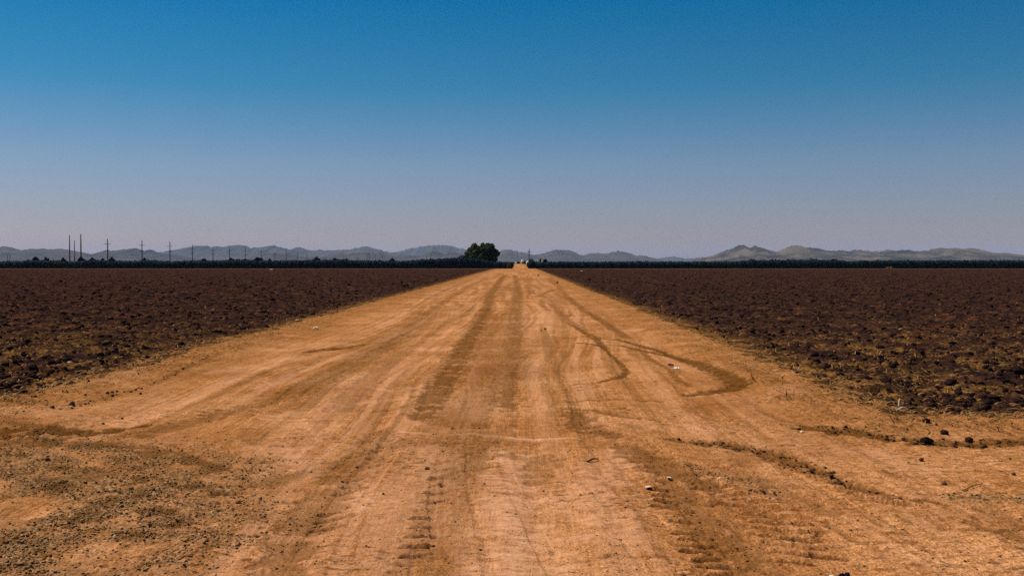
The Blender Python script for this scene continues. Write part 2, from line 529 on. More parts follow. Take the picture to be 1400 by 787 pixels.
for i, (pts, w, k) in enumerate([
    ([(418, 482), (455, 477), (500, 470), (545, 467)], [.12, .17, .07, .04], .72),
    ([(465, 456), (500, 458)], .05, .55),
    ([(560, 450), (530, 475), (490, 495), (440, 520), (380, 545), (300, 565), (240, 582), (200, 592)], [.12, .16, .18, .20, .22, .20, .18, .2], .45),
    ([(600, 430), (570, 455), (520, 500), (470, 560)], [.10, .14, .18, .2], .30),
    ([(690, 376), (672, 400), (665, 425), (645, 460), (620, 500), (590, 545), (578, 570)], [.32, .26, .22, .18, .2, .2, .18], .58),
    ([(704, 376), (709, 400), (705, 430), (704, 470), (697, 520), (690, 560)], [.3, .26, .24, .20, .16, .12], .50),
    ([(676, 430), (668, 480), (650, 530), (640, 580)], [.25, .30, .30, .25], .34),
    ([(668, 378), (640, 393), (610, 412), (580, 430), (550, 460), (520, 480)], [.25, .18, .16, .14, .12, .1], .36),
    ([(655, 378), (625, 390), (590, 405), (560, 425)], [.22, .16, .12, .1], .34),
    ([(750, 380), (765, 392), (772, 400)], [.3, .25, .2], .4),
    ([(738, 405), (748, 399), (765, 394)], [.18, .16, .12], .5),
    ([(738, 415), (750, 424)], .12, .4),
    ([(770, 403), (800, 425), (835, 445), (855, 462)], [.18, .14, .12, .08], .42),
    ([(755, 415), (775, 437), (800, 452)], [.14, .14, .12], .45),
    ([(880, 480), (893, 492), (912, 503), (930, 520), (945, 528)], .05, .55),
    ([(725, 380), (724, 395), (728, 402)], .25, .35),
    ([(770, 550), (830, 547), (850, 546)], [.05, .06, .05], .55),
    ([(850, 546), (900, 547)], [.05, .06], .6),
    ([(785, 560), (800, 585), (840, 598)], [.10, .18, .12], .55),
    ([(800, 560), (850, 570), (900, 577)], [.05, .09, .05], .55),
    ([(0, 596), (60, 588), (130, 590), (205, 580)], [.30, .24, .18, .06], .85),
    ([(0, 580), (50, 583), (100, 590)], [.07, .10, .08], .5),
    ([(235, 561), (285, 562)], [.05, .06], .55),
    ([(1090, 585), (1140, 590), (1200, 597), (1262, 604), (1330, 607), (1420, 602)], [.06, .12, .14, .18, .15, .12], .72),
    ([(1395, 540), (1420, 560)], .1, .3),
    ([(920, 603), (980, 606), (1030, 615), (1080, 630), (1130, 650), (1180, 668), (1240, 683), (1290, 690)], [.06, .13, .13, .13, .11, .09, .06, .05], .62),
    ([(860, 615), (905, 640), (960, 665)], [.16, .22, .16], .5),
    ([(910, 660), (960, 710), (1010, 780)], [.10, .16, .18], .45),
    ([(1000, 640), (1060, 665), (1130, 700)], [.10, .16, .10], .35),
    ([(0, 606), (90, 604), (190, 612), (300, 640)], [.16, .2, .14, .10], .6),
    ([(520, 590), (480, 640), (440, 690), (400, 750), (375, 800)], [.16, .22, .2, .16, .12], .38),
    ([(560, 600), (470, 640), (425, 640)], [.08, .2, .1], .30),
    ([(600, 603), (655, 605), (650, 640)], [.13, .16, .1], .42),
    ([(640, 640), (590, 690), (600, 760)], [.10, .08, .06], .32),
    ([(700, 620), (745, 625), (735, 655)], [.1, .15, .1], .35),
    ([(520, 560), (560, 556)], .07, .55),
    ([(1040, 560), (1080, 575), (1110, 585)], .04, .4),
    ([(1140, 650), (1200, 675)], .06, .35),
    ([(950, 690), (1010, 740), (1050, 787)], [.12, .15, .12], .22),
    ([(1340, 720), (1400, 735)], [.08, .12], .40),
    ([(1290, 722), (1340, 727), (1400, 723)], .03, .45),
    ([(1130, 712), (1165, 735), (1210, 752)], .03, .4),
    ([(1050, 740), (1085, 745), (1120, 728)], .03, .4),
    ([(1350, 695), (1400, 720)], .10, .3),
]):
    m = stroke(pts, w * 1.15 if not hasattr(w, '__len__') else [q * 1.15 for q in w], 0.40, 1.2, 7.0, 40 + i, .25)
    mark(wet, m, min(.95, k * 1.2))
    H -= 0.014 * m
crumbrow = stroke([(1070, 580), (1140, 588), (1200, 597), (1262, 604), (1330, 607), (1450, 600)], [.06, .14, .18, .24, .22, .18], .9, .9, 4, 300)
crumbrow = np.maximum(crumbrow, stroke([(915, 602), (980, 606), (1030, 615), (1080, 630), (1130, 650), (1180, 668), (1240, 683)], [.10, .18, .20, .18, .14, .10, .06], .9, .9, 4, 301) * .8)
crumbrow = np.maximum(crumbrow, stroke([(0, 552), (90, 560), (150, 545), (200, 530), (300, 485)], [.25, .2, .15, .12, .1], .9, .9, 4, 302) * .8)
crumbrow = np.maximum(crumbrow, stroke([(0, 600), (60, 590), (130, 592), (205, 582)], [.25, .2, .15, .08], .9, .9, 4, 303) * .5)
crumbrow = np.maximum(crumbrow, stroke([(780, 560), (830, 590), (900, 580), (940, 560)], [.1, .16, .1, .1], .9, 1.2, 4, 304) * .35)
wet = np.maximum(wet, .8 * crumbrow * sstep(-.2, .15, fbm(X * 12, Y * 14, 4, 305)))
H += .03 * crumbrow * np.maximum(0, fbm(X * 7, Y * 9, 4, 306) + .1)
warp = 0.9 * fbm(X * 0.10, Y * 0.045, 3, 310)
for i, (fx_, fy_, k_, th) in enumerate([(2.3, .018, .38, .22), (4.6, .03, .36, .25), (8.5, .05, .34, .28), (6.5, .09, .30, .3)]):
    ln = noise((X + warp * (1 + .35 * i)) * fx_, Y * fy_, 311 + i)
    br = .25 + .75 * sstep(-.25, .3, fbm(X * .5 + i * 7, Y * .12, 3, 320 + i))
    inner = sstep(4.2, 3.2, np.abs(X + .9))
    mlin = sstep(th, th + .22, ln + .22 * fbm(X * 9, Y * 2.5, 3, 330 + i)) * br * inner
    wet = np.maximum(wet, k_ * mlin * sstep(7, 15, Y + 3 * br))
    H -= .007 * mlin
    pale = np.maximum(pale, .35 * sstep(th, th + .25, -ln) * br * inner)
# broad paler and browner lanes along the road
lane = fbm(X * 0.55, Y * 0.035, 3, 90)
wet = np.maximum(wet, 0.40 * sstep(0.12, 0.40, lane) * sstep(5, 2, np.abs(X + 1)))
wet = np.maximum(wet, 0.40 * sstep(0.18, 0.5, noise(X * 2.6, Y * 0.05, 91) + .25 * fbm(X * 4, Y * .8, 3, 191)) * sstep(4.6, 2, np.abs(X + 0.8)) * sstep(9, 16, Y))
wet = np.maximum(wet, 0.34 * sstep(0.16, 0.45, fbm(X * 1.3, Y * 0.8, 5, 92)))
wet = np.maximum(wet, 0.60 * sstep(0.30, 0.6, fbm(X * 4.5, Y * 4.0, 5, 93)))
wet = np.maximum(wet, 0.50 * sstep(0.28, 0.5, fbm(X * 6, Y * 22, 3, 97)) * sstep(13, 8, Y))
for i, (pts, w, k) in enumerate([
    ([(540, 590), (640, 594), (700, 598), (790, 601)], [.05, .10, .08, .05], 1.0),
    ([(350, 574), (420, 575), (480, 572)], [.03, .05, .04], .75),
    ([(700, 559), (780, 556), (860, 560)], [.02, .03, .02], .6),
    ([(490, 527), (540, 532), (590, 526)], [.12, .22, .14], .85),
    ([(380, 570), (470, 552), (540, 545)], [.14, .22, .14], .8),
    ([(590, 610), (600, 660), (585, 690)], [.20, .26, .16], .85),
    ([(690, 620), (700, 680), (712, 800)], [.22, .32, .34], .95),
    ([(560, 575), (610, 590), (700, 585)], [.08, .14, .10], .7),
    ([(840, 620), (810, 680), (840, 740)], [.2, .3, .25], .65),
    ([(480, 655), (490, 695)], .15, .9),
    ([(380, 610), (420, 640)], [.26, .2], .8),
    ([(640, 450), (600, 480), (540, 520)], .08, .45),
    ([(0, 560), (100, 570), (180, 575), (240, 545)], [.15, .2, .25, .3], .35),
    ([(1130, 615), (1200, 618), (1260, 640)], [.2, .25, .2], .45),
]):
    m = stroke(pts, w, 1.0, 1.3, 5.0, 120 + i, .2) * (.55 + .45 * sstep(-.2, .25, fbm(X * 9, Y * 16, 4, 400 + i)))
    mark(pale, m, k * .95)
    H += 0.010 * m * (w[0] < .06 if hasattr(w, '__len__') else 0)
pale = np.maximum(pale, 0.45 * sstep(0.15, 0.55, fbm(X * 0.8, Y * 0.5, 5, 95)))
pale *= 1 - 0.6 * wet


# tyre tread dashes: short ribs across a wheel path
def tread(pts, n, half_w, k, seed, slant=0.0):
    global H
    P = np.array([G(*p) for p in pts])
    seg = np.linspace(0, len(P) - 1.001, n)
    rr = random.Random(seed)
    for q in seg:
        i = int(q)
        c0 = P[i] * (1 - (q - i)) + P[i + 1] * (q - i)
        if rr.random() < .12: continue
        cx, cy = c0[0] + rr.uniform(-.03, .03), c0[1] + rr.uniform(-.01, .01)
        r0, r1 = np.searchsorted(ys, cy - .12), np.searchsorted(ys, cy + .12)
        x, y = X[r0:r1], Y[r0:r1]
        hw = half_w * rr.uniform(.6, 1.15)
        yy = y - cy - slant * (x - cx) - 0.006 * fbm(x * 20, y * 20, 2, seed)
        mm = sstep(1.15, .75, np.abs(x - cx) / hw) * sstep(.024, .007, np.abs(yy))
        lip = sstep(1.15, .75, np.abs(x - cx) / hw) * sstep(.024, .007, np.abs(yy - .03))
        H[r0:r1] -= 0.030 * mm
        H[r0:r1] += 0.014 * lip  # far edge of each groove raised, height only
        wet[r0:r1] = np.maximum(wet[r0:r1], np.minimum(.9, mm * k * 1.5 * rr.uniform(.6, 1)))
    return


tread([(898, 672), (925, 715), (955, 755), (1000, 810)], 16, .10, .85, 1, -.35)
tread([(880, 640), (905, 678)], 6, .10, .25, 2, -.3)
tread([(625, 605), (600, 650), (580, 700), (560, 760)], 15, .09, .20, 3, .1)
tread([(535, 590), (500, 630), (470, 670), (440, 720)], 16, .10, .20, 4, .15)
tread([(400, 600), (340, 650), (290, 700)], 10, .12, .15, 5, .2)
tread([(1010, 630), (1060, 690), (1130, 760)], 14, .14, .22, 6, -.3)
tread([(1010, 608), (1070, 630), (1120, 652), (1180, 675), (1230, 690)], 26, .12, .30, 7, -.5)
tread([(870, 605), (930, 640), (990, 690)], 12, .12, .35, 9, -.4)
tread([(960, 640), (1040, 700), (1090, 770)], 14, .15, .22, 10, -.3)

# gravelly corner, lower left, and a patch at the right edge
gl = stroke([(-90, 615), (60, 640), (170, 680), (60, 740), (-60, 800)], [.7, .65, .55, .6, .8], 1.0, 1.1, 1.3, 150)
gl3 = stroke([(-60, 575), (60, 585), (200, 600), (330, 640), (300, 740), (150, 800)], [.5, .5, .5, .6, .6, .6], 1.6, 1.4, 1.6, 155)
gl2 = stroke([(60, 600), (190, 625), (290, 670), (210, 730)], [.2, .38, .34, .34], 1.1, 1.3, 2.0, 151)
gr = stroke([(1310, 680), (1400, 685), (1460, 690)], [.14, .22, .3], 1.0, 1.0, 3.0, 152)
gm = stroke([(940, 640), (1010, 655), (1060, 680)], [.12, .18, .1], 1.0, 1.1, 3.0, 153)
gravel = np.clip(np.maximum.reduce([gl * 1.0, gl2 * .95, gl3 * .55, gr * .9, gm * .5]) * 1.35 - .18, 0, .9)
gb = domes(X * 26, Y * 26, 61, .75, .5)
H += 0.020 * gravel * gb * sstep(16, 9, Y)
wet = np.maximum(wet, .85 * np.maximum(gl, gl2) * sstep(-.02, .35, fbm(X * 3.0, Y * 5.0, 4, 62)))

# --- ploughed relief
yn = sstep(130, 40, Y)
c1 = domes(X * 3.1, Y * 3.1, 71, .8, .55)
c2 = domes(X * 6.5 + 3, Y * 6.5, 72, .75, .5)
c3 = domes(X * 15, Y * 15 + 5, 73, .7, .5)
und = fbm(X * 0.9, Y * 0.6, 3, 74)
big = sstep(-.1, .5, fbm(X * .8, Y * .8, 3, 76))
FH = -0.07 + (0.035 + 0.075 * big) * c1 + 0.05 * c2 + 0.026 * c3 * sstep(40, 18, Y) + 0.06 * und + 0.030 * fbm(X * 5, Y * 7, 4, 75) + .012 * fbm(X * 20, Y * 26, 2, 77)
H = H * (1 - soft_f) + (FH + 0.02) * soft_f

# straw-strewn soil: along the borders, in patches near the viewer
edge = sstep(1.5, 0.2, np.abs(inside + .1))
bs = fbm(X * 1.2, Y * 1.2, 4, 81)
straw = np.clip(edge * (0.80 + 1.2 * bs), 0, 1)
nearf = sstep(34, 11, Y)
straw_f = np.clip(0.16 + nearf * (0.55 + 1.6 * fbm(X * 0.8, Y * 0.7, 4, 82)) + 0.7 * sstep(.15, .45, fbm(X * 2.6, Y * 1.4, 4, 83)) * (.35 + .65 * sstep(60, 20, Y)), 0, 1)
straw_f *= sstep(0.35, 0.0, c1 * 1.0) * .6 + .4
patch = stroke([(1300, 530), (1370, 535), (1440, 545)], [.3, .5, .5], 1, .9, 2, 154)
straw_f = np.maximum(straw_f, patch * .9)
straw = np.where(fieldm, np.clip(np.maximum(np.clip(straw * 1.2, 0, 1) * (1 - .8 * c1), straw_f * (1 - .6 * c1)), 0, 1), straw * .85)
far_strip = sstep(-7, -1, inside) * (Y > 240) * (Y < 262)
straw = np.maximum(straw, far_strip * .5)

# --- the road climbs a low bank beyond the hedge gap
bank = sstep(258, 284, Y)
H = np.where(Y > 245, H * (1 - bank), H)
H += bank * (1.12 * sstep(4.6, 1.4, np.abs(X + .2)) + .12 * fbm(X * .9, Y * .3, 3, 340))
H += np.where(Y > 252, -0.02, 0)
wet *= (1 - soft_f)
wet[Y > 262] *= .3
wet = np.maximum(wet, .70 * crust * sstep(.14, .36, fbm(X * 8, Y * 15, 4, 212)) * (~fieldm))
pale = np.maximum(pale, .60 * crust * sstep(.15, .38, fbm(X * 10 + 5, Y * 20, 4, 213)) * (~fieldm))

nr, nc = X.shape
idx = np.arange(nr * nc).reshape(nr, nc)
quads = np.stack([idx[:-1, :-1], idx[:-1, 1:], idx[1:, 1:], idx[1:, :-1]], -1)
fin = fieldm[:-1, :-1]
left = X[:-1, :-1] < -1
yq, xq = Y[:-1, :-1], X[:-1, :-1]
keep_road = (~fin) & ((yq < 262) | (np.abs(xq - .1) < 6.5))
allv = np.stack([X, Y, H], -1).reshape(-1, 3)
rim = sstep(1.1, .1, inside + .9 * fbm(X * 2.2, Y * 2.2, 4, 350)) * sstep(60, 12, Y) + .6 * sstep(.6, 0, inside) * sstep(12, 60, Y)
rim = np.clip(rim * sstep(.30, .05, c1), 0, 1) * fieldm
ATT = dict(rim=rim.ravel(), wet=wet.ravel(), pale=pale.ravel(), gravel=gravel.ravel(), straw=straw.ravel())


def sub(name, sel, mat):
    q = quads[sel]
    u, inv = np.unique(q, return_inverse=True)
    o = np_mesh(name, allv[u], inv.reshape(q.shape), mat, True, {k: v[u] for k, v in ATT.items()})
    return tag(o, kind='structure')


sub('dirt_road', keep_road, M_ROAD)
sub('ploughed_field', fin & left, M_FIELD)
sub('ploughed_field', fin & ~left, M_FIELD)


def ground_z(x, y):
    j = int(np.clip(np.searchsorted(ys, y), 0, nr - 1))
    i = int(np.clip(np.searchsorted(ss, x / ys[j]), 0, nc - 1))
    return float(H[j, i])


def gz(xa, ya):
    j = np.clip(np.searchsorted(ys, ya), 0, nr - 1)
    i = np.clip(np.searchsorted(ss, xa / ys[j]), 0, nc - 1)
    return H[j, i], inside[j, i], gravel[j, i], straw[j, i]


def at_grid(arr, xa, ya):
    j = np.clip(np.searchsorted(ys, ya), 0, nr - 1)
    i = np.clip(np.searchsorted(ss, xa / ys[j]), 0, nc - 1)
    return arr[j, i]


# ------------------------------------------------------------------ scattered matter
def ico(sub_):
    import bmesh
    bm = bmesh.new()
    bmesh.ops.create_icosphere(bm, subdivisions=sub_, radius=1.0)
    v = np.array([x.co[:] for x in bm.verts])
    f = np.array([[w.index for w in fc.verts] for fc in bm.faces])
    bm.free()
    return v, f


ICO1, ICO2, ICO3 = ico(1), ico(2), ico(3)


def rand_rot(n, rng):
    q = rng.normal(size=(n, 4))
    q /= np.linalg.norm(q, axis=1, keepdims=True)
    w, x, y, z = q.T
    return np.stack([1 - 2 * (y * y + z * z), 2 * (x * y - z * w), 2 * (x * z + y * w),
                     2 * (x * y + z * w), 1 - 2 * (x * x + z * z), 2 * (y * z - x * w),
                     2 * (x * z - y * w), 2 * (y * z + x * w), 1 - 2 * (x * x + y * y)], -1).reshape(n, 3, 3)


def lumps(name, base, P, size, rng, mat, flat=.65, rough=.28, smooth=False):
    bv, bf = base
    n = len(P)
    r = 1 + rng.uniform(-rough, rough, (n, len(bv)))
    v = bv[None] * r[..., None] * rng.uniform(.6, 1.15, (n, 1, 3))
    v = np.einsum('nij,nkj->nki', rand_rot(n, rng), v)
    v[..., 2] *= flat
    v = v * size[:, None, None] + P[:, None, :]
    f = bf[None] + (np.arange(n) * len(bv))[:, None, None]
    return np_mesh(name, v.reshape(-1, 3), f.reshape(-1, 3), mat, smooth)


# clods of the ploughed fields: too many to count
for side in (-1, 1):
    n = 60000
    u = RNG.random(n)
    yy = 10.5 * (245 / 10.5) ** (u ** 1.15)
    if side < 0: xx = -5.2 - RNG.random(n) * (0.60 * yy - 6.0).clip(.5)
    else: xx = 3.3 + RNG.random(n) * (0.60 * yy - 4.1).clip(.5)
    z, ins, _, _ = gz(xx, yy)
    k = (ins > -.9) & (RNG.random(n) < (sstep(-.9, 1.2, ins) ** 2 * .95 + .02) * (.40 + .5 * sstep(15, 45, yy)) * (.25 + 1.1 * sstep(-.25, .25, fbm(xx * .9, yy * .7, 3, 205))))
    xx, yy, z, ins = xx[k], yy[k], z[k], ins[k]
    sz = (0.010 + 0.080 * RNG.random(len(xx)) ** 5.5) * np.clip(.45 + ins * .4, .25, 1) * np.clip(.75 + yy / 80, 1, 1.7)
    P = np.stack([xx, yy, z + sz * .05], -1)
    tag(lumps('soil_clods', ICO1, P, sz, RNG, M_CLOD, .62, .30),
        'dark clods turned up over the %s ploughed field' % ('left' if side < 0 else 'right'), 'soil clods', kind='stuff')

# crumbs of dirt over the road and borders
n = 90000
yy = 4.6 * (34 / 4.6) ** RNG.random(n)
xx = (RNG.random(n) * 2 - 1) * .58 * yy
z, ins, gvl, _ = gz(xx, yy)
pr = .30 + .9 * sstep(-1.3, .1, ins) + .35 * sstep(.15, .5, fbm(xx * 1.2, yy * 1.2, 3, 201))
k = (ins < .3) & (RNG.random(n) < pr)
xx, yy, z = xx[k], yy[k], z[k]
sz = 0.0018 + 0.0055 * RNG.random(len(xx)) ** 3 + np.where(ins[k] > -.9, .010 * RNG.random(len(xx)) ** 2, 0)
tag(lumps('dirt_crumbs', ICO1, np.stack([xx, yy, z + sz * .15], -1), sz, RNG, M_TANCLOD, .6, .25),
    'small tan dirt crumbs loose over the dirt road', 'dirt crumbs', kind='stuff')

# dark crumbs in the damp wheel marks and crumb rows
n = 150000
yy = 4.6 * (40 / 4.6) ** RNG.random(n)
xx = (RNG.random(n) * 2 - 1) * .58 * yy
z, ins, _, _ = gz(xx, yy)
k = (ins < 0) & (RNG.random(n) < np.clip(at_grid(wet, xx, yy) - .30, 0, 1) * .9 + .9 * at_grid(crumbrow, xx, yy) ** 2)
xx, yy, z = xx[k], yy[k], z[k]
sz = 0.0025 + (0.009 + .018 * at_grid(crumbrow, xx, yy)) * RNG.random(len(xx)) ** 3.2
M_DAMPCRUMB = simple_mat('damp_crumb_soil', (0.070, 0.030, 0.011), 0.95, 0.5, 8)
tag(lumps('damp_crumbs', ICO1, np.stack([xx, yy, z + sz * .2], -1), sz, RNG, M_DAMPCRUMB, .6, .3),
    'darker damp crumbs pressed up in the wheel marks', 'dirt crumbs', kind='stuff')

# gravel
n = 230000
yy = 4.6 * (11.5 / 4.6) ** RNG.random(n)
xx = (RNG.random(n) * 2 - 1) * .6 * yy
z, ins, gvl, _ = gz(xx, yy)
k = (ins < 0) & (RNG.random(n) < gvl ** 1.2 * (sstep(-.35, .2, fbm(xx * 2, yy * 2.5, 3, 203)) * .75 + .25) + .002)
xx, yy, z = xx[k], yy[k], z[k]
sz = 0.0035 + 0.011 * RNG.random(len(xx)) ** 3
tag(lumps('gravel', ICO1, np.stack([xx, yy, z + sz * .2], -1), sz, RNG, M_STONE, .5, .3),
    'grey brown gravel strewn on the near road shoulders', 'gravel', kind='stuff')


# straw: thin bent blades lying about
def straws(name, xx, yy, z, L, rng, mat, lift=.35):
    n = len(xx)
    a = rng.random(n) * 2 * np.pi
    el = rng.normal(0, lift, n).clip(-.2, 1.2).__abs__() * .6
    d = np.stack([np.cos(a) * np.cos(el), np.sin(a) * np.cos(el), np.sin(el)], -1)
    w = np.stack([-np.sin(a), np.cos(a), np.zeros(n)], -1) * (0.0025 + .0035 * rng.random(n) + .00018 * yy)[:, None]
    p = np.stack([xx, yy, z + .006], -1)
    mid = p + d * (L * .5)[:, None] + np.array([0, 0, 1]) * (L * .07)[:, None]
    end = p + d * L[:, None]
    up = np.array([0, 0, .003])
    v = np.stack([p - w, p + w, mid - w, mid + w + up, end - w * .5, end + w * .5], 1)
    f = np.array([[0, 1, 3, 2], [2, 3, 5, 4]])
    f = f[None] + (np.arange(n) * 6)[:, None, None]
    return np_mesh(name, v.reshape(-1, 3), f.reshape(-1, 4), mat)


n = 90000
yy = 8.5 * (42 / 8.5) ** RNG.random(n)
xx = (RNG.random(n) * 2 - 1) * .58 * yy
z, ins, _, stw = gz(xx, yy)
k = (ins > -1.6) & (RNG.random(n) < stw * .38 * sstep(-1.0, .1, ins))
xx, yy, z = xx[k], yy[k], z[k]
tag(straws('straw', xx, yy, z, .05 + .13 * RNG.random(len(xx)), RNG, M_STRAW),
    'dry yellow straw and stubble along the field borders', 'straw', kind='stuff')


# individual clods lying on the road
def one_clod(name, px, py, wpx, label, mat, group, hfac=.7):
    x, y = G(px, py)
    r = wpx / F_PX * y * .5
    bv, bf = ICO3
    rng = np.random.default_rng(int(px * 7 + py))
    v = bv.copy()
    for s_, a_ in ((1.6, .22), (3.4, .14), (7.0, .07)):
        o_ = rng.random(3) * 50
        v = v * (1 + a_ * (noise(bv[:, 0] * s_ + o_[0], bv[:, 1] * s_ + bv[:, 2] * s_ * .8 + o_[1], 5) +
                           noise(bv[:, 2] * s_ + o_[2], bv[:, 0] * s_ * .7 - bv[:, 1] * s_ + o_[0], 9)))[:, None]
    v *= np.array([1, .85, hfac]) * r
    o = np_mesh(name, v, bf, mat, False)
    o.location = (x, y, ground_z(x, y) + r * hfac * .55)
    o.rotation_euler = (0, 0, rng.random() * 6)
    return tag(o, label, 'dirt clod', group)


GC = 'single clods lying on the road'
for px, py, w, lab, m in [
    (1266, 604, 17, 'largest dark clod lying in the dark crumb row by the right field', M_CLOD),
    (1252, 606, 9, 'low dark clod touching the left of the largest right side clod', M_CLOD),
    (1325, 602, 11, 'round blue black clod right of the largest clod in the right crumb row', M_CLOD),
    (1291, 595, 12, 'brown clod just above and right of the largest right side clod', M_CLOD),
    (1266, 583, 10, 'flat dark clod in the straw strip above the largest right side clod', M_CLOD),
    (1280, 586, 5, 'small dark clod in the straw strip between two bigger right side clods', M_CLOD),
    (1260, 630, 8, 'dark clod alone on pale dirt directly below the right crumb row', M_CLOD),
    (1291, 663, 8, 'dark clod left of the long brown stick at right', M_CLOD),
    (1386, 648, 7, 'dark clod by the right picture edge above the gravel patch', M_CLOD),
    (1379, 626, 6, 'small reddish flat clod nearest below the right crumb row at the picture edge', M_TANCLOD),
    (1345, 608, 9, 'brown clod at the right end of the dark crumb row', M_CLOD),
    (1212, 600, 8, 'brown clod at the left part of the dark crumb row', M_CLOD),
    (99, 556, 9, 'black clod at the foot of the left field near the picture edge', M_CLOD),
    (147, 541, 7, 'dark clod left of the pale stone at the left field border', M_CLOD),
    (154, 543, 6, 'dark clod just under the pale stone at the left field border', M_CLOD),
    (160, 538, 5, 'dark clod right of the pale stone at the left field border', M_CLOD),
    (192, 540, 5, 'black clod with a white fleck beside it, right of the left border clods', M_CLOD),
    (117, 544, 5, 'brown clod between the black clod and the pale stone at left', M_CLOD),
    (167, 570, 4, 'tiny dark clod on the pale dirt below the left border clods', M_CLOD),
    (141, 577, 5, 'small dark clod at the upper rim of the left gravel corner', M_CLOD),
    (65, 630, 8, 'dark lump standing in the left gravel corner', M_CLOD),
    (521, 605, 4, 'small dark clod topmost of the scatter in the road centre', M_CLOD),
    (488, 633, 5, 'dark clod second from the top in the scatter left of the road centre', M_CLOD),
    (468, 654, 5, 'dark clod lowest left in the road centre scatter', M_CLOD),
    (371, 638, 5, 'dark clod on the left lane level with the centre scatter', M_CLOD),
    (356, 682, 6, 'dark clod at the left lane farther down, near the gravel corner', M_CLOD),
    (584, 640, 8, 'widest dark flake on the pale ribs in the road centre', M_CLOD),
    (524, 675, 4, 'small dark clod below the scatter in the road centre', M_CLOD),
    (662, 661, 4, 'small brown clod beside the pale lane in the middle of the road', M_TANCLOD),
    (326, 688, 8, 'pale tan stone at the right rim of the left gravel corner', M_STONE),
    (153, 539, 5, 'pale stone among dark clods at the left field border', M_STONE),
    (178, 673, 9, 'pale grey stone in the middle of the left gravel corner', M_STONE),
    (197, 733, 5, 'dark stone at the lower rim of the left gravel corner', M_CLOD),
    (642, 700, 2.5, 'tiny dark clod near the bottom middle of the road', M_CLOD),
    (983, 716, 4, 'small dark clod between the tread dashes and the curved dark band', M_TANCLOD),
    (1000, 754, 4, 'small brown clod beside the lowest tread dashes', M_TANCLOD),
]:
    if m is M_CLOD and w < 9.5: m, w = M_BROWNCLOD, w * .85
    one_clod('stone' if m is M_STONE else 'dirt_clod', px, py, w, lab, m, GC)
    if m is M_STONE: bpy.context.scene.objects[-1]['category'] = 'stone'

# black torn lump at the very bottom of the picture
x, y = G(1147, 793)
mb = MB()
rr = random.Random(5)
N = 26
prof = []
for i in range(N):
    u = i / (N - 1)
    hgt = .014 + .048 * math.exp(-((u - .55) / .16) ** 2) + .046 * math.exp(-((u - .80) / .09) ** 2) + rr.uniform(0, .007)
    prof.append((-.062 + .135 * u, hgt))
top_f, top_b, bot_f, bot_b = [], [], [], []
for (a_, h_) in prof:
    dpt = .03 + .02 * math.sin(a_ * 40)
    top_f.append((a_, -dpt * .5, h_))
    top_b.append((a_ + .004, dpt * .8, h_ * .7))
    bot_f.append((a_, -dpt, -.01))
    bot_b.append((a_, dpt * 1.3, -.01))
vs = top_f + top_b + bot_f + bot_b
fs = []
for i in range(N - 1):
    fs += [(2 * N + i, 2 * N + i + 1, i + 1, i), (i, i + 1, N + i + 1, N + i), (N + i, N + i + 1, 3 * N + i + 1, 3 * N + i)]
fs += [(0, N, 3 * N, 2 * N), (N - 1, 3 * N - 1, 4 * N - 1, 2 * N - 1)]
mb.add(vs, fs)
o = mb.build('rubber_scrap', M_RUBBER)
o.location = (x, y, ground_z(x, y))
tag(o, 'jagged black torn rubber scrap cut off by the bottom picture edge', 'rubber scrap')


def scrap(name, px, py, wpx, hpx, mat, label, cat, yaw=.3, seed=1):
    """Crumpled sheet with thickness."""
    x, y = G(px, py)
    w, h = wpx / F_PX * y, hpx / F_PX * y
    rr = np.random.default_rng(seed)
    n = 9
    u, v = np.meshgrid(np.linspace(-1, 1, n), np.linspace(-1, 1, n))
    z = h * (.55 + .55 * noise(u * 1.7 + seed, v * 1.7, seed)) * (1 - .35 * (u ** 2 + v ** 2) / 2)
    xx = u * w * .5 * (1 + .15 * noise(v * 3, u + 5., seed))
    yy = v * w * .38 * (1 + .15 * noise(u * 3, v + 9., seed + 1))
    V = np.concatenate([np.stack([xx, yy, z], -1).reshape(-1, 3), np.stack([xx, yy, z - .004], -1).reshape(-1, 3)])
    q = []
    for i in range(n - 1):
        for j in range(n - 1):
            a_ = i * n + j
            q.append((a_, a_ + 1, a_ + n + 1, a_ + n))
            q.append((a_ + n * n, a_ + n + n * n, a_ + n + 1 + n * n, a_ + 1 + n * n))
    rim = [j for j in range(n)] + [i * n + n - 1 for i in range(1, n)] + [(n - 1) * n + j for j in range(n - 2, -1, -1)] + [i * n for i in range(n - 2, 0, -1)]
    for i in range(len(rim)):
        a_, b2 = rim[i], rim[(i + 1) % len(rim)]
        q.append((a_, a_ + n * n, b2 + n * n, b2))
    o = np_mesh(name, V, np.array(q), mat, False)
    o.location = (x, y, ground_z(x, y) + .004)
    o.rotation_euler = (0, 0, yaw)
    return tag(o, label, cat, 'litter scraps')


scrap('litter_scrap', 431.5, 450, 7, 3, M_PAPER, 'brightest white paper scrap on the left border of the road', 'litter', .2, 3)
scrap('litter_scrap', 407, 441, 5, 2, M_PAPER, 'small white scrap in the left field beside the brighter scrap', 'litter', .5, 4)
scrap('litter_scrap', 925, 505, 8, 3.5, M_PAPER, 'white torn paper inside the curved tyre mark at right', 'litter', -.3, 5)
scrap('litter_scrap', 917, 501, 8, 5, M_PLUM, 'dark plum coloured flap lying against the white paper at right', 'litter', -.5, 6)
scrap('litter_scrap', 1234, 449, 8, 2.5, M_STRAWPALE, 'pale yellow scrap alone in the middle of the right field', 'litter', .2, 7)
scrap('litter_scrap', 95, 494, 5, 2.5, M_STRAWPALE, 'pale scrap in the left field, nearest the left picture edge', 'litter', .2, 8)
scrap('litter_scrap', 795.5, 370.6, 3.5, 1.3, M_PAPER, 'far white scrap at the back of the right field', 'litter', 0, 9)
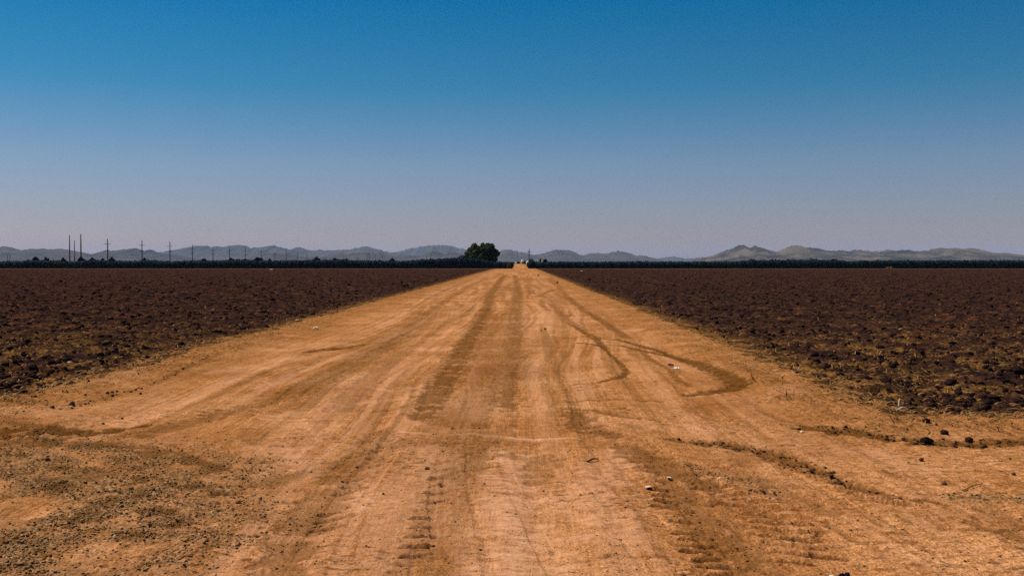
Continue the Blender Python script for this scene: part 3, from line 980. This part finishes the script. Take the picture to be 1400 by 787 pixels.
scrap('litter_scrap', 371, 368.6, 4, 1.5, M_PAPER, 'far white scrap at the back of the left field under the hedge', 'litter', 0, 10)
scrap('litter_scrap', 1137, 785, 6, 2, M_PAPER, 'thin white scrap against the black rubber at the bottom', 'litter', .2, 11)
scrap('litter_scrap', 886, 670, 8, 2.5, M_STRAWPALE, 'pale flake just above the tread dashes', 'litter', .1, 12)
scrap('litter_scrap', 915, 656, 6, 2, M_STRAWPALE, 'pale flake between the dark band and the other tread flake', 'litter', .1, 13)
scrap('litter_scrap', 1097, 590, 6, 3, M_STRAWPALE, 'pale flake at the left end of the right crumb row', 'litter', .1, 14)


def stick(px0, py0, px1, py1, z0, z1, r, mat, label):
    a_, b2 = G(px0, py0), G(px1, py1)
    p0, p1 = Vector((*a_, ground_z(*a_) + z0)), Vector((*b2, ground_z(*b2) + z1))
    mid = (p0 + p1) / 2 + Vector((0, 0, r * 1.5))
    mb = MB()
    base = Vector(p0)
    mb.cyl(p0 - base, mid - base, r, r * .9, 7)
    mb.cyl(mid - base, p1 - base, r * .9, r * .55, 7)
    o = mb.build('stick', mat)
    o.location = base
    return tag(o, label, 'stick', 'sticks lying by the right field')


stick(1316, 672, 1344, 664, .008, .02, .005, M_STRAW, 'long brown dry stick lying on the dirt at right')
stick(1226, 567, 1240, 563, .008, .02, .012, M_STRAWPALE, 'short bleached stick lying flat at the right field border')
stick(1229, 556, 1230, 556, .0, .09, .012, M_STRAWPALE, 'short bleached stub standing upright at the right field border')
stick(1067, 608, 1083, 610, .006, .01, .006, M_STRAW, 'thin brown twig above the curved dark band')
stick(803, 634, 818, 630, .006, .014, .008, M_BARK, 'small dark twig near the road centre')


# weeds
def weed(px, py, hpx, label):
    x, y = G(px, py)
    h = hpx / F_PX * y
    e = empty('weed', (x, y, ground_z(x, y)))
    tag(e, label, 'weed', 'small weeds on the road')
    rng = np.random.default_rng(int(px))
    n = 130
    an = rng.random(n) * 6.283
    el = rng.uniform(.15, 1.45, n)
    L = h * rng.uniform(.5, 1.1, n)
    d = np.stack([np.cos(an) * np.cos(el), np.sin(an) * np.cos(el), np.sin(el)], -1)
    s_ = np.stack([-np.sin(an), np.cos(an), np.zeros(n)], -1) * h * .06
    p = rng.normal(0, h * .12, (n, 3)) * np.array([1, 1, 0])
    v = np.stack([p - s_ * .4, p + s_ * .4, p + d * (L * .6)[:, None] + s_, p + d * L[:, None], p + d * (L * .6)[:, None] - s_], 1)
    f = np.arange(n * 5).reshape(n, 5)
    np_mesh('leaves', v.reshape(-1, 3), f, M_WEED, parent=e)
    MB().cyl((0, 0, -.01), (0, 0, h * .5), h * .04, h * .02, 6).build('stem', M_WEED, e)


weed(762, 387, 3.0, 'green weed farther right on the distant road edge')
weed(736, 377, 2.4, 'tiny green weed nearest the hedge gap on the distant road')
weed(745.5, 451, 3.6, 'small dark weed alone in the middle distance of the road')
weed(740, 452, 2.2, 'lower brown green weed just left of the dark weed on the road')

# ------------------------------------------------------------------ foliage
def leaf_cloud(name, blobs, n, size, rng, mat, parent=None, shell=.55, cut=None):
    """Leaf clumps (pairs of crossed faces) spread through ellipsoids; blobs = (cx,cy,cz,rx,ry,rz)."""
    B = np.array(blobs, dtype=float)
    vol = (B[:, 3] * B[:, 4] * B[:, 5]) ** .75
    w = rng.choice(len(B), n, p=vol / vol.sum())
    d = rng.normal(size=(n, 3))
    d /= np.linalg.norm(d, axis=1, keepdims=True)
    rad = shell + (1 - shell) * rng.random(n) ** .6
    rad *= 1 + .22 * noise(d[:, 0] * 2.5 + B[w, 0], d[:, 2] * 2.5 + d[:, 1] * 2 + B[w, 1], 3)
    p = B[w, :3] + d * B[w, 3:] * rad[:, None]
    if cut is not None:
        k = p[:, 2] > cut
        p = p[k]
        n = len(p)
    Rm = rand_rot(n, rng)
    s_ = size * rng.uniform(.5, 1.3, n)
    shp = np.array([[-.5, -.3, 0], [.1, -.55, .1], [.6, 0, 0], [.1, .5, -.1], [-.5, .35, 0]])
    v = np.einsum('nij,kj->nki', Rm, shp) * s_[:, None, None] + p[:, None, :]
    f = np.arange(n * 5).reshape(n, 5)
    return np_mesh(name, v.reshape(-1, 3), f, mat, parent=parent)


def core(name, blobs, mat, parent=None, k=.8):
    bv, bf = ICO2
    V, Fc = [], []
    for i, b_ in enumerate(blobs):
        V.append(bv * np.array(b_[3:]) * k + np.array(b_[:3]))
        Fc.append(bf + i * len(bv))
    return np_mesh(name, np.concatenate(V), np.concatenate(Fc), mat, parent=parent)


# continuous hedges: dense rows read as one mass
def hedge(name, x0, x1, ydist, hfun, label):
    rng = np.random.default_rng(int(abs(x0) + 3))
    blobs = []
    x = x0
    while x < x1:
        for row in range(2):
            hh = hfun(x) * rng.uniform(.975, 1.02)
            blobs.append((x + rng.uniform(-.3, .3), ydist + row * 2.2 + rng.uniform(-.25, .25), hh * .5 - .1, rng.uniform(1.1, 1.5), 1.35, hh * .5 + .12))
        x += rng.uniform(.8, 1.1)
    e = empty(name, ((x0 + x1) / 2, ydist, -.3))
    ox = np.array([(x0 + x1) / 2, ydist, -.3])
    bl = [(b_[0] - ox[0], b_[1] - ox[1], b_[2] - ox[2], *b_[3:]) for b_ in blobs]
    o = leaf_cloud('foliage', bl, int((x1 - x0) * 240), .24, rng, M_LEAF, e, .86)
    o2 = core('inner_foliage', bl, M_LEAF, e, .93)
    for q in (e, o, o2): q['kind'] = 'stuff'
    tag(e, label, 'hedge')


PX = F_PX / 258.0


def top_h(px_top):       # crown top at 258 m that shows at this photo row
    return CAM_H + (HOR - px_top) / PX


def xw(px, d=258.0):
    return A(px, HOR, d).x


L_TOP = [(-200, 357), (0, 357), (30, 356.5), (36, 355), (70, 355.5), (75, 357), (100, 357), (120, 354.5), (140, 355.5), (150, 356), (180, 356.5), (200, 355), (215, 356.5), (235, 357), (262, 355.5), (290, 356),
         (310, 355), (340, 355), (365, 356), (400, 355.5), (425, 355), (450, 354.5), (470, 354.5), (490, 356), (530, 356), (550, 356.5), (580, 354), (605, 352.8), (620, 352), (632, 351.5), (645, 352), (677, 357), (697, 358.5)]
R_TOP = [(722, 357), (729, 355.5), (733, 358.2), (745, 358.2), (749, 357.5), (1010, 357.2), (1015, 355.8), (1050, 355.2), (1100, 355.0), (1150, 355.2), (1160, 357), (1180, 356), (1300, 355.6), (1600, 356)]
lt = np.array(L_TOP, float)
rt = np.array(R_TOP, float)
hedge('hedge', xw(-170), xw(696), 258.5, lambda x: top_h(np.interp(VPX + x * PX, lt[:, 0], lt[:, 1])),
      'dark dense hedge running along the back of the left field')
hedge('hedge', xw(727), xw(1570), 258.5, lambda x: top_h(np.interp(VPX + x * PX, rt[:, 0], rt[:, 1])),
      'dark even hedge running along the back of the right field')


def bush(px, wpx, ytop, label, d=263.0):
    pxm = F_PX / d
    x = xw(px, d)
    top = CAM_H + (HOR - ytop) / pxm
    rx = wpx / pxm
    rng = np.random.default_rng(int(px))
    e = empty('bush', (x, d, -.33))
    tag(e, label, 'bush', 'round bushes standing above the hedge')
    top += .33
    bl = [(0, 0, top * .55, rx * .75, 1.3, top * .45)]
    for k in range(5):
        bl.append((rng.uniform(-.55, .55) * rx, rng.uniform(-.5, .5), top * rng.uniform(.45, .74), rx * rng.uniform(.35, .5), .8, top * rng.uniform(.2, .27)))
    leaf_cloud('foliage', bl, 900, .34, rng, M_LEAF, e, .6)
    mb = MB()
    mb.cyl((0, 0, 0), (0, 0, top * .5), .14, .09, 8)
    for k in range(3):
        an = k * 2.1 + rng.random()
        mb.cyl((0, 0, top * .25), (math.cos(an) * rx * .5, math.sin(an) * .6, top * .7), .07, .03, 6)
    mb.build('trunk', M_BARK, e)


for px, w, yt, lab in [
    (49, 5, 351, 'pointed bush above the hedge, leftmost of all'),
    (63, 5, 352.2, 'low round bush touching the leftmost pointed bush'),
    (86.5, 5, 353, 'small round bush left of the two left bare poles'),
    (111.5, 6, 351.8, 'round bush at the foot of the tallest bare steel pole'),
    (127, 6, 353, 'flat bush between the tallest bare pole and the first crossarm pole'),
    (141, 5, 353.8, 'low bush just left of the first crossarm pole'),
    (153.5, 5, 352, 'round bush just right of the first crossarm pole'),
    (198, 9, 353.2, 'wide low bush at the foot of the second crossarm pole'),
    (279, 8, 353.8, 'wide low bush between the fourth and fifth crossarm poles'),
    (316, 6, 353, 'jagged bush at the foot of the sixth crossarm pole'),
    (335, 7, 353.8, 'low bush at the foot of the seventh crossarm pole'),
    (352, 8, 352, 'highest bush between the seventh and ninth crossarm poles'),
    (369, 4, 354, 'small bush just before the ninth crossarm pole'),
    (433, 6, 351.2, 'round bush standing alone in the middle of the left hedge'),
    (458, 7, 353, 'wide bush right of the lone round bush'),
    (474, 4, 354.5, 'small bush right of the wide bush in the middle left hedge'),
    (536, 6, 353.2, 'round bush between the far grey poles and the big tree'),
    (1028, 14, 354.4, 'leftmost crown above the right hedge, under the twin peak'),
    (1057, 13, 354.0, 'second crown above the right hedge, right of the twin peak'),
    (1080, 11, 354.6, 'third crown above the right hedge, under the broad peak'),
    (1112, 15, 353.8, 'fourth crown above the right hedge, right of the broad peak'),
    (1142, 9, 354.6, 'last crown of the row above the right hedge'),
]:
    bush(px, w * .95, yt, lab)

# the big tree by the gap
TD = 262.0
tm = F_PX / TD
tx, tz0 = xw(659, TD), -.33
e = empty('tree', (tx, TD, tz0))
tag(e, 'large dark green spreading tree left of the road end', 'tree')
rng = np.random.default_rng(77)


def tb(px, py, rx, rz, ry=None, dy=0.0):
    return ((px - 659) / tm, dy, CAM_H + (HOR - py) / tm - tz0, rx / tm, (ry or rx) / tm, rz / tm)


tree_bl = [tb(663, 343, 9, 8.5), tb(669, 341, 8, 8.5, None, -.5), tb(671, 338, 4.5, 5.2), tb(660.5, 337.5, 4.5, 5.0), tb(666, 336, 4, 3.5), tb(648.5, 338.5, 4.5, 6, 4),
           tb(644, 343, 5, 5.5, None, .3), tb(641, 348, 6, 5), tb(676, 346, 6, 6), tb(679, 346, 4.5, 4), tb(652, 345, 8, 8), tb(660, 350, 12, 6),
           tb(646, 352, 10, 5), tb(662, 354, 13, 5), tb(674, 354, 6, 4.5), tb(652, 356, 12, 4), tb(672, 349, 6, 4), tb(633, 353, 6, 3.5), tb(654, 340.5, 4, 4), tb(677.5, 350, 2, 3.5), tb(669, 354, 3, 3)]
crown_leaves = leaf_cloud('crown', tree_bl, 15000, .40, rng, M_TREE, e, .45)  # whole crown on every side, leaf tone varied by noise
mb = MB()
mb.cyl((0, 0, 0), (.1, 0, 2.0), .38, .30, 12)
for (qx, qy, qz, r_) in [(-2.0, .3, 4.2, .16), (-.4, -.5, 5.0, .18), (.9, .3, 5.2, .17), (2.2, -.2, 4.2, .15), (2.9, .4, 3.4, .10), (-3.0, -.2, 3.0, .10)]:
    mid = Vector((qx * .45, qy * .4, 2.0 + (qz - 2.0) * .55))
    mb.cyl((.1, 0, 1.8), mid, r_ * 1.3, r_, 8)
    mb.cyl(mid, (qx, qy, qz), r_, r_ * .35, 8)
mb.build('trunk', M_BARK, e)


# small shrubs round the hedge gap
def shrub(px, py, rx, rz, d, label, mat=M_LEAF):
    p = A(px, py, d)
    k = F_PX / d
    rng = np.random.default_rng(int(px * 3))
    e = empty('shrub', (p.x, d, -.3 if d < 262 else 0))
    tag(e, label, 'shrub', 'shrubs round the hedge gap')
    z0 = p.z - e.location.z
    bl = [(0, 0, z0, rx / k, rx / k * .8, rz / k), (rx / k * .4, 0, z0 * .8, rx / k * .7, rx / k * .6, rz / k * .8), (-rx / k * .4, .1, z0 * .8, rx / k * .6, rx / k * .6, rz / k * .8)]
    leaf_cloud('foliage', bl, 500, .24, rng, mat, e, .4)
    MB().cyl((0, 0, -.05), (0, 0, z0), .06, .03, 6).build('stem', M_BARK, e)


shrub(717.8, 359.4, 3, 2.6, 287, 'low olive shrub between the two white topped standpipes', M_TREE)
shrub(726.5, 357.5, 3.5, 3.4, 285, 'dark shrub just right of the road end pole')
shrub(745.5, 356.4, 2.6, 2.4, 272, 'dark shrub right of the small white pump house')
shrub(695.5, 362, 2.2, 3, 256.5, 'pale green shrub at the left corner of the hedge gap', M_WEED)
shrub(699.5, 359.6, 4.5, 1.8, 300, 'low brownish shrub behind the left of the hedge gap', M_TREE)
shrub(708.5, 359.0, 3.0, 1.6, 305, 'low brownish shrub behind the middle of the hedge gap', M_TREE)
shrub(693.5, 360.4, 4.0, 2.6, 285, 'dark low shrub on the left side of the bank behind the gap')
shrub(725.0, 362.5, 2.6, 3.6, 262, 'dark brown shrub beside the shorter standpipe')
shrub(1216, 366, 4.5, 1.4, 254, 'low yellow tuft at the foot of the right hedge', M_STRAW)


# ------------------------------------------------------------------ standpipes and pump house
def standpipe(px, ytop, wpx, d, label, name='standpipe'):
    k = F_PX / d
    x = xw(px, d)
    z0 = 1.05 * float(sstep(258, 284, np.array(d)))
    top = CAM_H + (HOR - ytop) / k
    r = wpx / k / 2
    e = empty(name, (x, d, z0 - .05))
    tag(e, label, 'standpipe', 'irrigation standpipes by the road end')
    h = top - z0 + .05
    MB().cyl((0, 0, 0), (0, 0, h * .55), r * .95, r * .92, 18).build('barrel', M_CONC, e, False)
    mb = MB()
    mb.cyl((0, 0, h * .55 + .002), (0, 0, h * .86), r, r, 18)
    mb.cyl((0, 0, h * .86 + .001), (0, 0, h), r * .9, r * .45, 18)
    mb.build('white_cap', M_WHITE, e)
    MB().cyl((0, -r * .9, h * .3), (0, -r * 1.5, h * .3), r * .25, r * .25, 10).build('outlet', M_CONC, e)


standpipe(714.3, 355.3, 4.0, 289, 'taller white topped standpipe in the middle of the road end')
standpipe(721.3, 356.8, 4.0, 270, 'shorter white topped standpipe below the road end pole')
standpipe(705.5, 357.9, 1.8, 292, 'tiny white marker post left of the two standpipes', 'marker_post')

d = 270.0
k = F_PX / d
e = empty('pump_house', (xw(738.5, d), d, -.34))
tag(e, 'small white pump house with dark door showing above the right hedge', 'pump house')
W_, top = 6.8 / k, CAM_H + (HOR - 353.6) / k + .34
MB().box((-W_ * .34, 0, top / 2), (W_ * .34, 1.2, top)).build('wall', M_WHITE, e)
MB().box((W_ * .34, 0, top / 2), (W_ * .34, 1.2, top)).build('wall', M_WHITE, e)
MB().box((0, .08, top / 2 - .02), (W_ * .34 - .006, 1.0, top - .04)).build('door', M_DARK, e)
MB().box((0, 0, top + .042), (W_ * 1.06, 1.4, .05)).build('roof', M_WHITE, e)

# ------------------------------------------------------------------ poles
def mesh_pole(H_, r0, arms, parent_name, mat, label, loc, rz, group, cap=True):
    e = empty(parent_name, loc, rz)
    tag(e, label, 'utility pole', group)
    MB().cyl((0, 0, -.1), (0, 0, H_), r0, r0 * .62, 12).build('pole', mat, e)
    for (za, La) in arms:
        f = MB().box((0, -.19, za), (La, .13, .16)).build('crossarm', mat, e)
        for u in (-.46, -.2, .2, .46):
            MB().cyl((u * La, -.19, za + .082), (u * La, -.19, za + .36), .055, .03, 8).build('insulator', M_CERAM, f)
    if cap:
        MB().cyl((0, 0, H_ + .002), (0, 0, H_ + .42), .13, .08, 8).build('top_insulator', M_CERAM, e)
    return e


def copy_tree(o, parent=None):
    c_ = o.copy()
    COL.objects.link(c_)
    if parent: c_.parent = parent
    for ch in [q for q in bpy.data.objects if q.parent == o]:
        copy_tree(ch, c_)
    return c_


PG = 'utility poles along the far left road'
ORD = ['first', 'second', 'third', 'fourth', 'fifth', 'sixth', 'seventh', 'eighth', 'ninth']
tops = [(147.3, 326), (194.3, 328), (232.5, 330), (263.3, 334), (291.2, 336.3), (313.8, 337.5), (335.5, 339), (357.2, 340.8), (376, 344)]
first = None
for i, (px, yt) in enumerate(tops):
    t_ = .0786 * (554 - px)
    d = F_PX * 10.3 / t_
    H_ = CAM_H + (HOR - yt) / F_PX * d
    if first is None:
        first = o = mesh_pole(12.0, .30, [(9.9, 2.9), (7.1, 1.7)], 'utility_pole', M_WOOD, '', (0, 0, 0), 0, PG)
    else:
        o = copy_tree(first)
    o.location = (xw(px, d), d, -.34)
    o.rotation_euler.z = R(8)
    o.scale = (1, 1, (H_ + .34) / 12.4)
    o['label'] = '%s wooden pole with crossarms, counted from the bare steel poles rightward' % ORD[i]
second = None
far = [(391.5, 343, 'tenth thin pole, first of the short far ones right of the taller row', 1150),
       (406.5, 343.5, 'dark far crossarm pole under the small left peak', 1150),
       (419, 347, 'short far pole just left of the lone round bush', 1300),
       (469, 345, 'thin grey far pole right of the wide bush', 1450),
       (488, 348, 'short faint pole under the rounded far hill', 1500),
       (501.8, 345.5, 'left one of the close pair of far grey poles', 1500),
       (505, 344.8, 'right one of the close pair of far grey poles', 1500),
       (513, 348, 'short pole with a wide head right of the close far pair', 1550),
       (522.5, 344.5, 'darkest far pole right of the close pair', 1500),
       (583.3, 349, 'stubby dark pole left of the big tree under the front hill', 1300),
       (589, 346, 'thin pale pole nearest the left of the big tree', 1500),
       (10.5, 347.5, 'left one of two faint poles at the left picture edge', 1100),
       (13.8, 347, 'right one of two faint poles at the left picture edge', 1100)]
for px, yt, lab, d in far:
    o = copy_tree(first)
    H_ = CAM_H + (HOR - yt) / F_PX * d
    o.location = (xw(px, d), d, -.34)
    o.rotation_euler.z = R(random.uniform(-20, 20))
    o.scale = (1, 1, (H_ + .34) / 12.4)
    o['label'] = lab
    o['group'] = 'short far poles on the plain'
d = 330
H_ = CAM_H + (HOR - 340) / F_PX * d
o = mesh_pole(H_ + .34 - .42, .17, [(H_ - .75, 1.0)], 'utility_pole', M_WOOD, 'lone dark pole standing at the end of the dirt road', (xw(723.4, d), d, -.34), 0, None)
o['group'] = 'utility poles beyond the hedges'
for px, yt, r_, lab in [(95.4, 321.8, .36, 'left tall bare steel pole without crossarms'),
                        (102.0, 329, .28, 'shortest steel pole, between the two tall bare ones'),
                        (110.8, 320.3, .42, 'tallest and thickest bare steel pole, right one of three')]:
    d = 500.0
    H_ = CAM_H + (HOR - yt) / F_PX * d + .34
    e = empty('steel_pole', (xw(px, d), d, -.34))
    tag(e, lab, 'steel pole', 'three bare steel poles at the left')
    MB().cyl((0, 0, 0), (0, 0, H_), r_, r_ * .62, 14).build('shaft', M_STEEL, e, True)
    MB().cyl((0, 0, -.05), (0, 0, .25), r_ * 1.5, r_ * 1.5, 14).build('base_plate', M_STEEL, e)
    MB().cyl((0, 0, H_ + .002), (0, 0, H_ + .25), r_ * .66, r_ * .4, 14).build('cap', M_STEEL, e)

# ------------------------------------------------------------------ hills
M_HILL, t, b = new_mat('desert_hills')
c = n_ramp(t, n_noise(t, .004, 6, .65, n_pos(t)), [(.3, (.026, .026, .016)), (.5, (.050, .043, .028)), (.7, (.085, .068, .046))])
t.links.new(c, b.inputs['Base Color'])


M_HILLNEAR, t, b = new_mat('brushy_hills')
c = n_ramp(t, n_noise(t, .006, 6, .7, n_pos(t)), [(.38, (.018, .017, .011)), (.5, (.052, .044, .028)), (.62, (.110, .085, .055))])
t.links.new(c, b.inputs['Base Color'])


def hills(prof, dist, depth, seed, step=1.0, rough=.35, mat=None):
    p = np.array(prof, float)
    xs = np.arange(p[0, 0], p[-1, 0] + step, step)
    top = np.interp(xs, p[:, 0], p[:, 1])
    k = F_PX / dist
    xm = np.array([xw(q, dist) for q in xs])
    hz = CAM_H + (HOR - top) / k
    hz += 2.8 / k * fbm(xs * .26, xs * 0 + seed, 4, seed, .65) * (hz > 12)
    nv = 34
    v = np.linspace(-1, 1, nv)
    V, U = np.meshgrid(v, np.arange(len(xs)), indexing='ij')
    Xw = xm[U.astype(int)]
    Yw = dist + V * depth
    s = 1 - np.abs(V)
    ridge = s ** .85
    er = np.abs(fbm(Xw / (depth * .22) + V * .6, V * 1.6 + seed, 4, seed + 1)) * 1.6
    er = 1 - 1.5 * rough * er * np.sin(np.pi * np.clip(s, 0, 1)) * 1.1
    Z = hz[U.astype(int)] * ridge * er - 2 * (1 - s)
    n_r, n_c = Z.shape
    id_ = np.arange(n_r * n_c).reshape(n_r, n_c)
    q = np.stack([id_[:-1, :-1], id_[:-1, 1:], id_[1:, 1:], id_[1:, :-1]], -1).reshape(-1, 4)
    o = np_mesh('hills', np.stack([Xw, Yw, Z], -1).reshape(-1, 3), q, mat or M_HILL, False)
    return tag(o, kind='structure')


hills([(-200, 356), (-150, 345), (-60, 341), (0, 338), (7, 336), (17, 339), (25, 342), (35, 341.5), (43, 340), (50, 340), (57, 339.3), (65, 340.5), (75, 340), (85, 339.5), (92, 341),
       (100, 342.5), (108, 344.5), (118, 346), (130, 347.5), (135, 346), (145, 341.5), (150, 343), (158, 342), (170, 341), (180, 339.5), (184, 338.5), (190, 340.5), (196, 343),
       (205, 341.5), (212, 344.5), (222, 346), (240, 349), (260, 353), (270, 357)], 7000, 900, 1)
hills([(140, 356), (170, 350), (200, 346), (225, 344.5), (235, 342), (247, 340), (255, 338), (265, 336), (275, 335.5), (283, 335), (290, 338), (297, 335.8), (305, 337), (315, 335), (325, 334.5),
       (335, 335), (343, 338.5), (355, 337.5), (367, 336), (375, 335), (385, 338), (398, 341), (406, 337.5), (415, 339), (427, 342.5), (440, 341), (460, 341.5), (480, 340.5),
       (490, 337.5), (500, 336), (508, 338), (520, 341), (530, 344), (545, 345.5), (560, 348), (580, 352), (600, 357)], 9500, 1100, 2)
hills([(330, 357), (350, 351), (365, 346), (380, 345), (395, 347), (410, 350), (430, 352), (460, 350), (480, 346), (500, 344), (515, 346), (540, 350), (560, 349), (575, 350), (583, 346), (592, 342), (600, 344),
       (608, 347), (614, 344.5), (625, 345), (637, 348), (650, 351), (665, 357)], 6500, 600, 3)
hills([(500, 357), (530, 348), (550, 342), (560, 339.3), (575, 336.5), (585, 335), (600, 333.8), (615, 335), (630, 339), (640, 341.5), (650, 345), (670, 350), (690, 357)], 11500, 900, 4)
hills([(640, 357), (660, 350), (672, 345), (680, 344), (688, 341), (697, 340.3), (706, 343), (718, 345), (722, 345.5), (730, 348), (740, 346.5), (748, 344.5), (755, 342), (762, 340.5), (772, 341.5),
       (779, 341), (785, 344), (793, 348), (800, 348), (808, 345.5), (815, 345), (828, 346.5), (838, 344), (847, 342.5), (858, 345), (868, 348.5), (880, 349), (893, 352.5),
       (905, 355), (912, 358)], 8000, 800, 5)
hills([(860, 358), (880, 354), (900, 353), (915, 350.8), (925, 350.5), (935, 353.5), (950, 352.5), (965, 351), (980, 350), (1000, 358)], 12000, 700, 6)
hills([(948, 358), (955, 354), (965, 351.5), (975, 349), (985, 344), (995, 341), (1003, 339), (1010, 335), (1015, 333.5), (1020, 336), (1024, 338.5), (1032, 335.5), (1040, 338),
       (1050, 340.5), (1062, 344), (1070, 341), (1078, 337), (1088, 334.5), (1095, 335.5), (1100, 338), (1110, 338), (1120, 339.5), (1130, 342.5), (1138, 343), (1150, 341.5),
       (1160, 344), (1163, 342), (1175, 341), (1190, 343), (1203, 344), (1212, 341.5), (1225, 342.5), (1240, 341.5), (1253, 343), (1268, 342.5), (1278, 339.5), (1287, 338.5),
       (1297, 340), (1305, 338.5), (1315, 340), (1325, 338.5), (1335, 340), (1345, 343), (1360, 345.5), (1380, 346), (1390, 350), (1400, 353), (1410, 358)], 5500, 600, 7, mat=M_HILLNEAR)

# ------------------------------------------------------------------ haze: the air out to the hills
mh = bpy.data.materials.new('haze_air')
mh.use_nodes = True
ht = mh.node_tree
ht.nodes.clear()
pv = ht.nodes.new('ShaderNodeVolumePrincipled')
pv.inputs['Color'].default_value = (0.52, 0.66, 1.0, 1)
pv.inputs['Density'].default_value = 3.8e-5
pv.inputs['Anisotropy'].default_value = 0.0
ho = ht.nodes.new('ShaderNodeOutputMaterial')
ht.links.new(pv.outputs[0], ho.inputs['Volume'])
hb = MB().box((0, 0, 117), (39000, 39000, 238)).build('haze', mh)
hb['kind'] = 'stuff'
tag(hb, 'thin pale desert air fading the far hills', 'haze')
